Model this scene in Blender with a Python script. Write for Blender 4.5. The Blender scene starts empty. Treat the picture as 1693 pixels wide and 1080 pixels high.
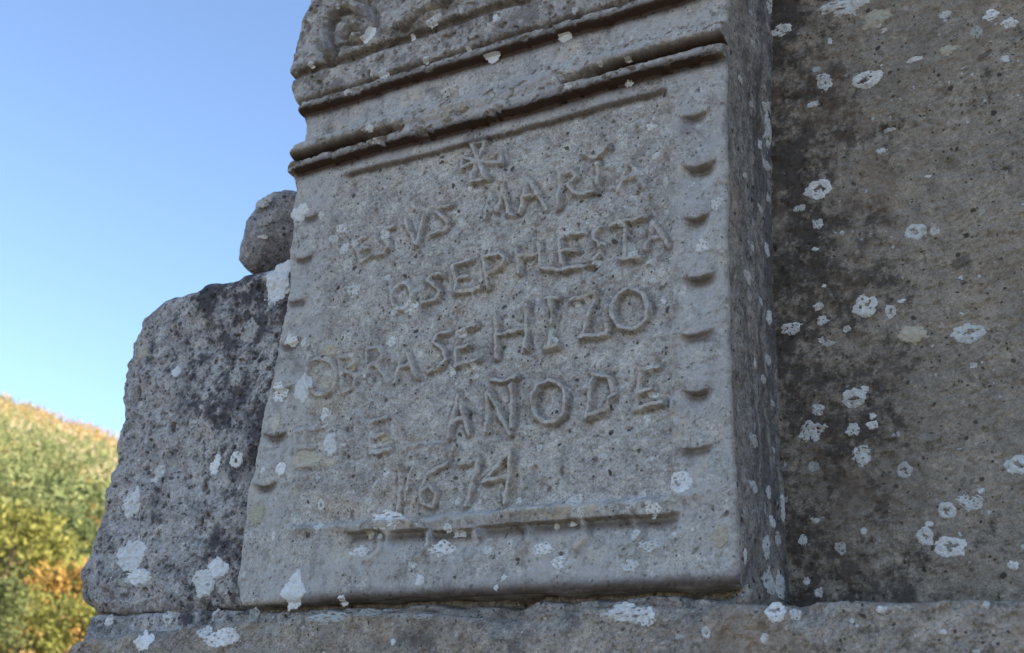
import bpy, math, random
import numpy as np
from mathutils import Matrix, Vector

R = math.radians
random.seed(7)
sc = bpy.context.scene
col = sc.collection

# ------------------------------------------------------------------ camera
# world: x runs right along the inscribed face, y goes into the masonry, z up;
# the origin is the lower right front corner of the inscribed stone
F, CX, CY = 1930.0, 846.5, 540.0
MW = np.array([[0.86401294, 0.1482291, -0.48115463],
               [0.50161164, -0.33546697, 0.79740057],
               [0.04321352, 0.93031717, 0.36420125]])
CAM = np.array([0.47758732, -1.33823467, -0.22816383])
cd = bpy.data.cameras.new('camera')
cam = bpy.data.objects.new('camera', cd)
col.objects.link(cam)
r_, u_, f_ = MW[:, 0], MW[:, 1], MW[:, 2]
cam.matrix_world = Matrix(((r_[0], u_[0], -f_[0], CAM[0]), (r_[1], u_[1], -f_[1], CAM[1]),
                           (r_[2], u_[2], -f_[2], CAM[2]), (0, 0, 0, 1)))
cd.sensor_width = 36
cd.lens = 36 * F / 1693
cd.clip_start = 0.02
cd.clip_end = 20000
cd.dof.use_dof = True
cd.dof.focus_distance = 1.68
cd.dof.aperture_fstop = 7.5
sc.camera = cam
sc.cycles.use_denoising = True
sc.cycles.max_bounces = 5
sc.cycles.diffuse_bounces = 3

# ------------------------------------------------------------------ sky and sun
SUN_AZ, SUN_EL = R(14), R(29)          # azimuth from +x towards +y: behind the wall, to the right
w = bpy.data.worlds.new('World')
sc.world = w
w.use_nodes = True
nt = w.node_tree
sky = nt.nodes.new('ShaderNodeTexSky')
sky.sky_type = 'NISHITA'
sky.sun_disc = False
sky.sun_elevation = SUN_EL
sky.sun_rotation = math.pi / 2 - SUN_AZ
sky.air_density = 0.75
sky.dust_density = 0.15
sky.ozone_density = 4.0
nt.links.new(sky.outputs[0], nt.nodes['Background'].inputs[0])
nt.nodes['Background'].inputs[1].default_value = 0.13
sd = bpy.data.lights.new('sun', 'SUN')
sd.energy = 5.0
sd.angle = R(0.53)
sd.color = (1.0, 0.92, 0.79)
sun = bpy.data.objects.new('sun', sd)
col.objects.link(sun)
sdir = Vector((math.cos(SUN_EL) * math.cos(SUN_AZ), math.cos(SUN_EL) * math.sin(SUN_AZ), math.sin(SUN_EL)))
sun.rotation_euler = sdir.to_track_quat('Z', 'Y').to_euler()
sun.location = sdir * 30
vs = sc.view_settings
vs.view_transform = 'Standard'
vs.look = 'None'
vs.exposure = 1.8
vs.gamma = 1
vs.use_curve_mapping = False
vs.use_white_balance = True          # a camera balanced for open shade
vs.white_balance_temperature = 7500

# ------------------------------------------------------------------ helpers
def ray(px, py):
    return MW @ np.array([(px - CX) / F, -(py - CY) / F, 1.0])

def P(px, py, y=0.0):
    r = ray(px, py)
    return CAM + (y - CAM[1]) / r[1] * r

def PX(px, py, x=0.0):
    r = ray(px, py)
    return CAM + (x - CAM[0]) / r[0] * r

_rng = np.random.RandomState(3)
_perm = _rng.permutation(4096)
_ang = _rng.rand(4096) * 2 * np.pi
_gx, _gy = np.cos(_ang), np.sin(_ang)

def gn(x, y, seed=0):
    xi = np.floor(x).astype(np.int64); yi = np.floor(y).astype(np.int64)
    fx = x - xi; fy = y - yi
    def g(ix, iy, dx, dy):
        h = _perm[(_perm[(ix + seed * 57) & 4095] + iy + seed * 131) & 4095]
        return _gx[h] * dx + _gy[h] * dy
    u = fx * fx * fx * (fx * (fx * 6 - 15) + 10)
    v = fy * fy * fy * (fy * (fy * 6 - 15) + 10)
    a = g(xi, yi, fx, fy); b = g(xi + 1, yi, fx - 1, fy)
    c = g(xi, yi + 1, fx, fy - 1); d = g(xi + 1, yi + 1, fx - 1, fy - 1)
    return 1.5 * (a + u * (b - a) + v * ((c + u * (d - c)) - (a + u * (b - a))))

def fbm(x, y, size, octs, seed, gain=0.5):
    s = 0; amp = 1.0; k = 1.0 / size
    for i in range(octs):
        s = s + amp * gn(x * k, y * k, seed + i * 7)
        amp *= gain; k *= 2.03
    return s

def sst(e0, e1, x):
    t = np.clip((x - e0) / (e1 - e0), 0, 1)
    return t * t * (3 - 2 * t)

def pits(x, y, size, seed, frac, rmin=.15, rmax=.42):
    """round cavities: 0 outside, 1 at the bottom"""
    out = np.zeros_like(x)
    gx_, gy_ = x / size, y / size
    xi = np.floor(gx_).astype(np.int64); yi = np.floor(gy_).astype(np.int64)
    for dx in (-1, 0, 1):
        for dy in (-1, 0, 1):
            ix, iy = xi + dx, yi + dy
            h = _perm[(_perm[(ix + seed * 91) & 4095] + iy * 3 + seed) & 4095]
            h2 = _perm[(h + 17) & 4095]; h3 = _perm[(h + 911) & 4095]; h4 = _perm[(h + 2203) & 4095]
            on = (h4 / 4096.0) < frac
            r = rmin + (rmax - rmin) * (h3 / 4096.0) ** 2
            ax = 1 + .5 * np.sin(h3)
            d = np.hypot((gx_ - ix - h / 4096.0), (gy_ - iy - h2 / 4096.0) * ax) / r
            out = np.maximum(out, np.where(on, 1 - sst(.55, 1.0, d), 0))
    return out

def mesh_np(name, co, quads, mat, parent=None, attrs=None, smooth=False):
    me = bpy.data.meshes.new(name)
    co = np.asarray(co, dtype=np.float32); quads = np.asarray(quads, dtype=np.int32)
    n = len(quads); k = quads.shape[1]
    me.vertices.add(len(co)); me.vertices.foreach_set('co', co.ravel())
    me.loops.add(n * k); me.loops.foreach_set('vertex_index', quads.ravel())
    me.polygons.add(n)
    me.polygons.foreach_set('loop_start', np.arange(n, dtype=np.int32) * k)
    me.update(calc_edges=True)
    me.polygons.foreach_set('use_smooth', np.full(n, smooth, dtype=bool))
    if attrs:
        for an, av in attrs.items():
            a = me.attributes.new(an, 'FLOAT', 'POINT')
            a.data.foreach_set('value', np.asarray(av, dtype=np.float32))
    me.materials.append(mat)
    o = bpy.data.objects.new(name, me)
    col.objects.link(o)
    if parent is not None:
        o.parent = parent
        o.matrix_parent_inverse = Matrix.Translation(-parent.location)
    return o

def submesh(name, co, quads, mat, parent, attrs=None, smooth=False):
    used = np.unique(quads)
    remap = np.full(len(co), -1, dtype=np.int64); remap[used] = np.arange(len(used))
    return mesh_np(name, co[used], remap[quads], mat, parent,
                   {k: v[used] for k, v in attrs.items()} if attrs else None, smooth)

def thing(name, label, cat, loc=(0, 0, 0), group=None):
    o = bpy.data.objects.new(name, None)
    o.empty_display_size = 0.1
    col.objects.link(o)
    o.location = loc
    o['label'] = label; o['category'] = cat
    if group: o['group'] = group
    return o

def gridfaces(nr, nc, base=0):
    i = np.arange(nr - 1)[:, None] * nc + np.arange(nc - 1)[None, :] + base
    return np.stack([i, i + 1, i + nc + 1, i + nc], -1).reshape(-1, 4)

# ------------------------------------------------------------------ materials
class G:
    def __init__(s, name):
        s.m = bpy.data.materials.new(name); s.m.use_nodes = True
        s.t = s.m.node_tree; s.n = s.t.nodes; s.l = s.t.links
        s.b = s.n['Principled BSDF']
        s.tc = s.n.new('ShaderNodeTexCoord').outputs['Object']
    def _in(s, sock, v):
        if v is None: return
        if hasattr(v, 'node'): s.l.new(v, sock)
        elif isinstance(v, (tuple, list)) and len(v) == 3 and sock.type == 'RGBA': sock.default_value = (*v, 1)
        else: sock.default_value = v
    def mapping(s, scale, vec=None, rot=(0, 0, 0)):
        n = s.n.new('ShaderNodeMapping'); s._in(n.inputs['Vector'], vec or s.tc)
        n.inputs['Scale'].default_value = scale; n.inputs['Rotation'].default_value = rot
        return n.outputs[0]
    def noise(s, scale, detail=5, rough=.55, vec=None, dist=0):
        n = s.n.new('ShaderNodeTexNoise'); s._in(n.inputs['Vector'], vec or s.tc)
        n.inputs['Scale'].default_value = scale; n.inputs['Detail'].default_value = detail
        n.inputs['Roughness'].default_value = rough; n.inputs['Distortion'].default_value = dist
        return n.outputs['Fac']
    def voro(s, scale, vec=None, rnd=1.0):
        n = s.n.new('ShaderNodeTexVoronoi'); s._in(n.inputs['Vector'], vec or s.tc)
        n.inputs['Scale'].default_value = scale; n.inputs['Randomness'].default_value = rnd
        return n.outputs['Distance'], n.outputs['Color']
    def warp(s, amt, scale, vec=None):
        n = s.n.new('ShaderNodeTexNoise'); s._in(n.inputs['Vector'], vec or s.tc)
        n.inputs['Scale'].default_value = scale; n.inputs['Detail'].default_value = 3
        a = s.n.new('ShaderNodeVectorMath'); a.operation = 'SUBTRACT'
        s.l.new(n.outputs['Color'], a.inputs[0]); a.inputs[1].default_value = (.5, .5, .5)
        b = s.n.new('ShaderNodeVectorMath'); b.operation = 'SCALE'
        s.l.new(a.outputs[0], b.inputs[0]); b.inputs['Scale'].default_value = amt
        c = s.n.new('ShaderNodeVectorMath'); c.operation = 'ADD'
        s._in(c.inputs[0], vec or s.tc); s.l.new(b.outputs[0], c.inputs[1])
        return c.outputs[0]
    def math(s, op, a, b=None, clamp=False):
        n = s.n.new('ShaderNodeMath'); n.operation = op; n.use_clamp = clamp
        s._in(n.inputs[0], a); s._in(n.inputs[1], b)
        return n.outputs[0]
    def step(s, v, lo, hi, a=0.0, b=1.0):
        n = s.n.new('ShaderNodeMapRange'); n.interpolation_type = 'SMOOTHSTEP'
        s._in(n.inputs['Value'], v)
        n.inputs['From Min'].default_value = lo; n.inputs['From Max'].default_value = hi
        n.inputs['To Min'].default_value = a; n.inputs['To Max'].default_value = b
        return n.outputs[0]
    def mix(s, fac, a, b, blend='MIX'):
        n = s.n.new('ShaderNodeMix'); n.data_type = 'RGBA'; n.blend_type = blend
        s._in(n.inputs[0], fac); s._in(n.inputs[6], a); s._in(n.inputs[7], b)
        return n.outputs[2]
    def xyz(s):
        n = s.n.new('ShaderNodeSeparateXYZ'); s.l.new(s.tc, n.inputs[0])
        return n.outputs
    def sep(s, c):
        n = s.n.new('ShaderNodeSeparateColor'); s.l.new(c, n.inputs[0])
        return n.outputs
    def attr(s, name):
        n = s.n.new('ShaderNodeAttribute'); n.attribute_name = name
        return n.outputs['Fac']
    def bump(s, h, strength, dist, prev=None):
        n = s.n.new('ShaderNodeBump'); s._in(n.inputs['Height'], h)
        n.inputs['Strength'].default_value = strength; n.inputs['Distance'].default_value = dist
        if prev is not None: s.l.new(prev, n.inputs['Normal'])
        return n.outputs[0]
    def done(s, color, rough=.93, normal=None, spec=.2):
        s._in(s.b.inputs['Base Color'], color); s._in(s.b.inputs['Roughness'], rough)
        s.b.inputs['Specular IOR Level'].default_value = spec
        if normal is not None: s.l.new(normal, s.b.inputs['Normal'])
        return s.m

def stone(name, cA, cB, cWarm, dark, blotch=8, mott=.5, speck=.35, pale=.2, extra=None, bumps=.5, tool=None, bigk=.42):
    """weathered limestone: two greys in blotches, warm patches, dark mottling, black and pale specks"""
    g = G(name)
    c = g.mix(g.step(g.noise(blotch, 6, .6), .36, .64), cA, cB)
    c = g.mix(g.step(g.noise(blotch * .62, 5, .6, g.mapping((1, 1, 1.1), rot=(.4, .7, .2))), .54, .70, 0, .75), c, cWarm)
    n2 = g.noise(42, 8, .72)
    n3 = g.noise(120, 7, .74, g.mapping((1, 1, 1), rot=(1, .3, .2)))
    gr_ = g.math('ADD', g.math('MULTIPLY', n2, .55), g.math('MULTIPLY', n3, .45))
    c = g.mix(g.step(gr_, .505, .565, 0, mott), c, dark)
    c = g.mix(g.step(gr_, .42, .47, .7, 0), c, tuple(min(.62, v * 1.4) for v in cA))
    n4 = g.noise(260, 5, .75, g.mapping((1, 1, 1), rot=(.2, 1.3, .9)))
    c = g.mix(g.step(n4, .53, .61, 0, mott), c, tuple(v * .75 for v in dark))
    c = g.mix(g.step(n4, .38, .45, mott * .6, 0), c, tuple(min(.62, v * 1.35) for v in cA))
    fine = g.noise(420, 4, .7)
    c = g.mix(.75, c, g.mix(g.step(fine, .25, .75), (.68, .68, .68), (1.3, 1.3, 1.3)), 'MULTIPLY')
    wv = g.warp(.012, 60)
    for sc_, th, rr in ((75, .09, .22), (190, .10, .30)):
        d, cc = g.voro(sc_, wv)
        rnd = g.sep(cc)
        on = g.step(rnd[0], 1 - speck * th * 4, 1 - speck * th * 4 + .02)
        sp = g.math('MULTIPLY', on, g.step(d, rr, rr + .12, 1, 0))
        c = g.mix(g.math('MULTIPLY', sp, .85), c, tuple(v * .35 for v in dark))
    d, cc = g.voro(120, g.warp(.014, 90))
    on = g.step(g.sep(cc)[1], 1 - pale * .18, 1 - pale * .18 + .01)
    c = g.mix(g.math('MULTIPLY', on, g.step(d, .24, .34, 1, 0)), c, (.50, .50, .50))
    big = g.noise(5.5, 9, .7, g.mapping((1, 1, .8), rot=(.2, .4, .8)))
    c = g.mix(g.step(big, .50, .66, 0, bigk), c, tuple(v * 1.25 for v in dark))
    if extra: c = extra(g, c)
    h = g.math('SUBTRACT', g.math('MULTIPLY', fine, .35), g.math('MULTIPLY', gr_, .9))
    nrm = g.bump(h, bumps, .0035)
    if tool: nrm = g.bump(tool(g), .5, .006, nrm)
    return g.done(c, .95, nrm)

def slab_extra(g, c):
    x, y, z = g.xyz()
    fl = g.attr('border')           # smooth grey crust on the frame
    c = g.mix(g.math('MULTIPLY', fl, g.step(g.noise(14, 6, .66), .40, .58, 0, .62)), c, (.42, .395, .375))
    c = g.mix(g.math('MULTIPLY', fl, g.step(g.noise(10, 6, .66, g.mapping((1, 1, 1), rot=(.9, .2, .5))), .57, .66, 0, .7)), c, (.52, .45, .36))
    c = g.mix(g.math('MULTIPLY', fl, g.step(g.noise(18, 8, .74, g.mapping((1, 1, .6), rot=(.3, .2, .1))), .54, .64, 0, .55)), c, (.16, .145, .135))
    up = g.math('MULTIPLY', g.step(z, .852, .87), g.step(g.noise(30, 8, .74), .44, .58))
    c = g.mix(g.math('MULTIPLY', up, .7), c, (.135, .112, .095))
    c = g.mix(g.math('MULTIPLY', g.attr('worn'), .5), c, (.53, .485, .43))     # pale rubbed crowns of the relief
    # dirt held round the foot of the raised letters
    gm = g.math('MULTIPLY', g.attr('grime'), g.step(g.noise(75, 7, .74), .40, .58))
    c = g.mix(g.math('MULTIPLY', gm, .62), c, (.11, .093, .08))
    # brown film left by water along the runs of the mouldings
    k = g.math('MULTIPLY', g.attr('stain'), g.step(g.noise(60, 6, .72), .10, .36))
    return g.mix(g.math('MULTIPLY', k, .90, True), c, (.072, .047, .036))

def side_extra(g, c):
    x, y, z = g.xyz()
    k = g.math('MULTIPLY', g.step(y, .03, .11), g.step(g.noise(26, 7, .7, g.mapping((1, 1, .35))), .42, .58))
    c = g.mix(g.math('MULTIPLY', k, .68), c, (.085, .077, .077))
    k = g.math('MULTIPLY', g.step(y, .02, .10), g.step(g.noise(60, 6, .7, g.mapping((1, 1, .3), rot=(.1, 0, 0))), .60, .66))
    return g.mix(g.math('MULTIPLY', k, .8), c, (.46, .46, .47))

def wing_extra(g, c):
    x, y, z = g.xyz()
    n = g.noise(22, 8, .72)
    k = g.math('MULTIPLY', g.step(g.math('ADD', x, g.math('MULTIPLY', z, .22)), -1.06, -.78), .14)
    k = g.step(g.math('ADD', n, k), .54, .68)
    c = g.mix(g.math('MULTIPLY', k, .85), c, (.040, .036, .040))
    n5 = g.noise(48, 7, .74, g.mapping((1, 1, 1), rot=(.5, .2, 1.1)))
    c = g.mix(g.step(n5, .57, .62, 0, .8), c, (.050, .046, .050))
    d, cc = g.voro(62, g.warp(.02, 50))
    on = g.step(g.sep(cc)[2], .80, .84)
    return g.mix(g.math('MULTIPLY', g.math('MULTIPLY', on, g.step(d, .22, .36, 1, 0)), .8), c, (.045, .04, .043))

def block_extra(g, c):
    x, y, z = g.xyz()
    # dark biological crust that spreads from the re-entrant corner and from the foot
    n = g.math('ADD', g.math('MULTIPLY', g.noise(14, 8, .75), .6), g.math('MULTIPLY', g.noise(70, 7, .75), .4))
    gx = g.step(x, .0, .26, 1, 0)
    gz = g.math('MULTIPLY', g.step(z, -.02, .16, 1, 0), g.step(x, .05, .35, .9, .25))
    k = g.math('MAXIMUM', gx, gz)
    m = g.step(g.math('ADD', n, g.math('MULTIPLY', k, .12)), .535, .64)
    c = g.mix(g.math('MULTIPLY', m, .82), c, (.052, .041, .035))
    # scattered round dark colonies
    d, cc = g.voro(15, g.warp(.05, 22))
    on = g.step(g.sep(cc)[0], .66, .70)
    sp = g.math('MULTIPLY', on, g.step(g.math('ADD', d, g.math('MULTIPLY', g.sep(cc)[1], .12)), .18, .27, 1, 0))
    c = g.mix(g.math('MULTIPLY', sp, .72), c, (.085, .066, .056))
    c = g.mix(g.step(g.noise(7, 6, .66, g.mapping((1, 1, 1), rot=(.3, .5, 1))), .54, .68, 0, .5), c, (.22, .16, .12))
    return c

def ledge_extra(g, c):
    n = g.noise(13, 7, .66, g.mapping((1, 1, 1), rot=(.6, .1, .4)))
    c = g.mix(g.step(n, .52, .66, 0, .6), c, (.285, .22, .168))
    n = g.noise(19, 7, .7, g.mapping((1, 1, 1), rot=(.1, .8, .1)))
    return g.mix(g.step(n, .56, .70, 0, .6), c, (.065, .055, .05))

GA, GB, WM, DK = (.455, .415, .37), (.38, .35, .32), (.48, .41, .32), (.135, .115, .098)
M_slab = stone('inscribed_limestone', GA, GB, WM, DK, 9, .46, .20, .2, slab_extra, .65, None, .16)
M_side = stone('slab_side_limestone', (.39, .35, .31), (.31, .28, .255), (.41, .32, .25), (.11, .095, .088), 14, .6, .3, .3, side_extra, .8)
M_wing = stone('pitted_limestone', (.44, .405, .38), (.34, .32, .31), (.46, .40, .33), (.095, .085, .082), 11, .46, .25, .25, wing_extra, .8)
M_block = stone('brown_limestone', (.30, .25, .197), (.255, .215, .172), (.335, .27, .20), (.115, .092, .073), 6, .42, .2, .25, block_extra, .6,
                lambda g: g.noise(48, 4, .6, g.mapping((.55, 1, 1.6), rot=(0, .35, 0))))
M_ledge = stone('ledge_limestone', (.37, .315, .26), (.29, .255, .215), (.43, .32, .235), (.10, .083, .07), 8, .6, .15, .2, ledge_extra, .8)
M_mortar = stone('lime_mortar', (.33, .30, .26), (.26, .235, .21), (.40, .35, .28), (.10, .08, .07), 22, .6, .3, .5, None, .9)
M_round = stone('rounded_limestone', (.38, .355, .34), (.28, .265, .26), (.38, .34, .30), (.11, .10, .098), 16, .55, .5, .2, None, .7)

def lichen_mat(name, ca, cb, cc_):
    g = G(name)
    n = g.noise(160, 6, .7)
    c = g.mix(g.step(n, .35, .65), ca, cb)
    c = g.mix(g.step(g.noise(330, 4, .7), .56, .70, 0, .8), c, cc_)
    oi = g.n.new('ShaderNodeObjectInfo').outputs['Random']
    c = g.mix(1.0, c, g.mix(oi, (.86, .86, .84), (1.14, 1.13, 1.12)), 'MULTIPLY')
    return g.done(c, .95, g.bump(n, .7, .003))
M_lich = lichen_mat('white_crust_lichen', (.68, .67, .65), (.54, .53, .51), (.25, .24, .23))
M_lich2 = lichen_mat('smooth_white_lichen', (.72, .72, .71), (.62, .62, .61), (.44, .43, .42))
M_lich3 = lichen_mat('grey_lichen', (.44, .43, .40), (.36, .35, .33), (.2, .19, .18))
M_lich4 = lichen_mat('cream_lichen', (.52, .47, .37), (.44, .39, .31), (.3, .26, .21))
LM = {'s': M_lich, 'w': M_lich2, 'r': M_lich, 'g': M_lich3, 'c': M_lich4, 'q': M_lich3}

# ------------------------------------------------------------------ rough masonry blocks
class Block:
    """front face is a fine grid in (u = x, v = z); sides run back to yb"""
    def __init__(s, nu, nv, uL, uR, vB, vT, y0, yb, hfun, rad, seed, side_amp=.004, rough=.0012, nside=(6, 6, 6, 6), wob=.003):
        S = np.linspace(0, 1, nu)[None, :]; T = np.linspace(0, 1, nv)[:, None]
        s.uL, s.uR, s.vB, s.vT = uL, uR, vB, vT
        vb = vB(S); vt = vT(S)
        V = vb + T * (vt - vb)
        ul, ur = uL(V), uR(V)
        U = ul + S * (ur - ul)
        h, attrs = hfun(U, V, S, T)
        # rounded, worn arrises
        dl, dr, db, dt = U - ul, ur - U, V - vb, vt - V
        n1 = fbm(U, V, .05, 4, seed + 40)
        for d, r in zip((dl, dr, db, dt), rad):
            if r > 0:
                rr = np.maximum(r * (1 + .45 * n1), r * .3)
                k = np.clip(1 - d / rr, 0, 1)
                h = h - rr * (1 - np.sqrt(np.clip(1 - k * k, 0, 1))) * .85
        h = h + rough * fbm(U, V, .008, 3, seed + 3, .6)
        Yf = y0 - h
        s.Y = Yf; s.nu, s.nv = nu, nv; s.y0 = y0
        co = [np.stack([U, Yf, V], -1).reshape(-1, 3)]
        s.front = gridfaces(nv, nu)
        s.front_fc = (U, V)
        base = nu * nv
        sides = []
        at = {k: [a.reshape(-1)] for k, a in attrs.items()}
        edges = {'L': (U[::-1, 0], Yf[::-1, 0], V[::-1, 0], (-1, 0)), 'R': (U[:, -1], Yf[:, -1], V[:, -1], (1, 0)),
                 'B': (U[0, :], Yf[0, :], V[0, :], (0, -1)), 'T': (U[-1, ::-1], Yf[-1, ::-1], V[-1, ::-1], (0, 1))}
        s.side = {}
        for (k, (eu, ey, ev, nn)), ns in zip(edges.items(), nside):
            D = np.linspace(0, 1, ns)[:, None]
            yy = ey[None, :] + D * (yb - ey[None, :])
            par = ev if nn[0] else eu
            am = np.minimum(1, (yy - ey[None, :]) / .02)
            dd = am * (side_amp * fbm(yy + 0 * par, par[None, :] + 0 * yy, .06, 5, seed + 60 + ord(k), .55) +
                       rough * 1.2 * fbm(yy, par[None, :] + 0 * yy, .010, 3, seed + 90))
            A = np.stack([eu[None, :] + nn[0] * dd, yy, ev[None, :] + nn[1] * dd], -1)
            co.append(A.reshape(-1, 3))
            s.side[k] = gridfaces(ns, A.shape[1], base)
            if k == 'R': s.sideR = (A[..., 0], A[..., 1], A[..., 2])
            for kk in at: at[kk].append(np.zeros(A.shape[0] * A.shape[1]))
            base += A.shape[0] * A.shape[1]
        # plain back
        i = base
        co.append(np.array([[U[0, 0], yb, V[0, 0]], [U[0, -1], yb, V[0, -1]], [U[-1, -1], yb, V[-1, -1]], [U[-1, 0], yb, V[-1, 0]]]))
        for kk in at: at[kk].append(np.zeros(4))
        s.back = np.array([[i + 3, i + 2, i + 1, i]])
        s.co = np.concatenate(co); s.attrs = {k: np.concatenate(v) for k, v in at.items()}
    def sides_all(s, skip=()):
        return np.concatenate([f for k, f in s.side.items() if k not in skip] + [s.back])
    def y_at(s, u, v):
        u = np.asarray(u, float); v = np.asarray(v, float)
        S = (u - s.uL(v)) / (s.uR(v) - s.uL(v)); S = np.clip(S, 0, 1)
        T = np.clip((v - s.vB(S)) / (s.vT(S) - s.vB(S)), 0, 1)
        a = S * (s.nu - 1); b = T * (s.nv - 1)
        i = np.minimum(a.astype(int), s.nu - 2); j = np.minimum(b.astype(int), s.nv - 2)
        fa, fb = a - i, b - j
        Y = s.Y
        return (Y[j, i] * (1 - fa) + Y[j, i + 1] * fa) * (1 - fb) + (Y[j + 1, i] * (1 - fa) + Y[j + 1, i + 1] * fa) * fb
    def hit(s, px, py):
        y = s.y0
        for _ in range(4):
            p = P(px, py, y)
            y = float(s.y_at(p[0], p[2]))
        return P(px, py, y)

def IP(pts):
    xs, ys = zip(*sorted(pts))
    xs, ys = np.array(xs), np.array(ys)
    return lambda q: np.interp(q, xs, ys)

def crust(rg, m, kind, ax):
    """height of a crust on an m x m grid over [-1.35, 1.35]^2, negative where there is none"""
    g1 = np.linspace(-1.35, 1.35, m); A, B = np.meshgrid(g1, g1)
    o1, o2 = rg.rand(2) * 90
    amp = {'w': .5, 'r': .30, 'q': .35}.get(kind, .55)
    f = amp * gn(A * 1.1 + o1, B * 1.1 + o2, 3) + amp * .55 * gn(A * 2.7 + o2, B * 2.7 + o1, 4) + .42 * amp * gn(A * 6 + o1, B * 6, 5)
    r = np.hypot(A, B)
    v = (1 - r) * 1.5 + f
    if kind in 'rq':
        v = np.minimum(v, (r - .40) * 2.0 + 1.2 * gn(A * 2.2 + o2, B * 2.2, 7) + .9 * gn(A * 5 + o2, B * 5, 9) + .42)
    elif kind in 'sg':
        v = np.minimum(v, .62 + 1.5 * gn(A * 3.6 + o2, B * 3.6 + o1, 8))
    return A, B, v

def crust_mesh(rg, A, B, v, place, th):
    m = A.shape[0]
    cell = (v[:-1, :-1] + v[1:, :-1] + v[:-1, 1:] + v[1:, 1:]) > 0
    q = gridfaces(m, m)[cell.reshape(-1)]
    if len(q) < 6: return None
    lift = th * (np.clip(v / .28, -.6, 1) + .35 * gn(A * 7, B * 7, 11) + rg.uniform(-.15, .15, A.shape))
    co = place(A, B, lift).reshape(-1, 3)
    used = np.unique(q); rm = np.zeros(len(co), int); rm[used] = np.arange(len(used))
    return co[used], rm[q]

def lichen(blk, parent, px, py, rx, ry, kind='s', i=0, name='lichen_patch'):
    p = blk.hit(px, py)
    ps = 0.00105 * np.linalg.norm(p - CAM) / 1.65          # metres per photo pixel there
    rg = np.random.RandomState(1000 + i)
    if kind in 'rq': rx, ry = rx * .95, ry * .95
    m = int(np.clip(2.7 * max(rx, ry) / .75, 11, 46))
    A, B, v = crust(rg, m, kind, 1)
    def place(A, B, lift):
        U = p[0] + A * rx * ps / .93; Vv = p[2] + B * ry * ps
        Y = blk.y_at(U, Vv); Y = np.clip(Y, np.median(Y) - .005, np.median(Y) + .004)
        return np.stack([U, Y - lift - .0003, Vv], -1)
    r = crust_mesh(rg, A, B, v, place, .0007 + .00004 * min(rx, 20))
    if r is not None: return mesh_np(name, r[0], r[1], LM[kind], parent)

def lichen_side(blk, parent, px, py, rx, ry, i=0):
    SX, SY, SZ = blk.sideR
    p = PX(px, py, 0.0)
    if p[1] > .19 or p[1] < .005: p = PX(px, py, .004)
    d = np.linalg.norm(p - CAM)
    ry_m = ry * d / F * 1.0
    a = PX(px - rx, py, 0.0); b = PX(px + rx, py, 0.0)
    rx_m = min(.02, abs(b[1] - a[1]) / 2)
    rg = np.random.RandomState(4000 + i)
    zs0 = SZ[0, :]
    m = int(np.clip(2.7 * max(rx, ry) / .8, 12, 40))
    A, B, v = crust(rg, m, 's', 1)
    def place(A, B, lift):
        y = np.clip(p[1] + A * rx_m, .003, .190); z = np.clip(p[2] + B * ry_m, .003, 1.2)
        j = np.clip(np.searchsorted(zs0, z), 0, len(zs0) - 1)
        e = SY[0, j]
        k = np.clip((y - e) / (.2 - e) * (SX.shape[0] - 1), 0, SX.shape[0] - 1.001)
        k0 = k.astype(int); fk = k - k0
        return np.stack([SX[k0, j] * (1 - fk) + SX[k0 + 1, j] * fk + lift + .0004, y, z], -1)
    r = crust_mesh(rg, A, B, v, place, .0010)
    if r is not None: return mesh_np('lichen_patch', r[0], r[1], M_lich, parent)

# ------------------------------------------------------------------ ground and hillside
GZ = -1.95
def crest_el(az):                     # degrees of elevation of the skyline for each azimuth (degrees)
    return np.interp(az, [100, 128, 140.3, 145.5, 152, 175, 200, 230], [2, 11.7, 14.3, 15.3, 15.9, 12, 5, 0.5])
R0, R1 = 34.0, 1600.0
def ground_h(x, y):
    x = np.asarray(x, float); y = np.asarray(y, float)
    r = np.hypot(x - CAM[0], y - CAM[1]) + 1e-6
    az = np.degrees(np.arctan2(y - CAM[1], x - CAM[0])) % 360
    ce = crest_el(az)
    k = np.clip((np.log(r) - math.log(R0)) / (math.log(R1) - math.log(R0)), 0, 1)
    el = ce * (.16 + .84 * k) * sst(10, R0, r)
    h = r * np.tan(np.radians(el)) + (CAM[2] - GZ) * sst(10, R0, r) * np.clip(ce / 4, 0, 1)
    far = np.clip((r - R1) / 1500, 0, 1)
    hc = R1 * np.tan(np.radians(ce)) + (CAM[2] - GZ)
    h = np.where(r > R1, hc * (1 - .75 * sst(0, 1, far)), h)
    und = fbm(x, y, 60, 3, 5) * np.clip((r - 25) / 300, 0, 1) * 2.5
    return GZ + h + und

def gmat():
    g = G('dry_grass_ground')
    c = g.mix(g.step(g.noise(.5, 8, .65), .4, .6), (.29, .245, .17), (.24, .205, .135))
    c = g.mix(g.step(g.noise(.05, 6, .6), .48, .6), c, (.30, .22, .13))
    c = g.mix(g.step(g.noise(9, 6, .7), .5, .7, 0, .5), c, (.34, .30, .24))
    return g.done(c, .95, g.bump(g.noise(6, 8, .7), .6, .05))
rad_ = np.concatenate([[0.0], np.geomspace(.8, 6000, 150)])
th_ = np.concatenate([np.linspace(0, 100, 40, endpoint=False), np.linspace(100, 230, 170, endpoint=False), np.linspace(230, 360, 40)])
RR, TT = np.meshgrid(rad_, np.radians(th_), indexing='ij')
gx, gy = CAM[0] + RR * np.cos(TT), CAM[1] + RR * np.sin(TT)
gr = mesh_np('ground', np.stack([gx, gy, ground_h(gx, gy)], -1).reshape(-1, 3), gridfaces(len(rad_), len(th_)), gmat(), smooth=True)
gr['kind'] = 'structure'

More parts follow.
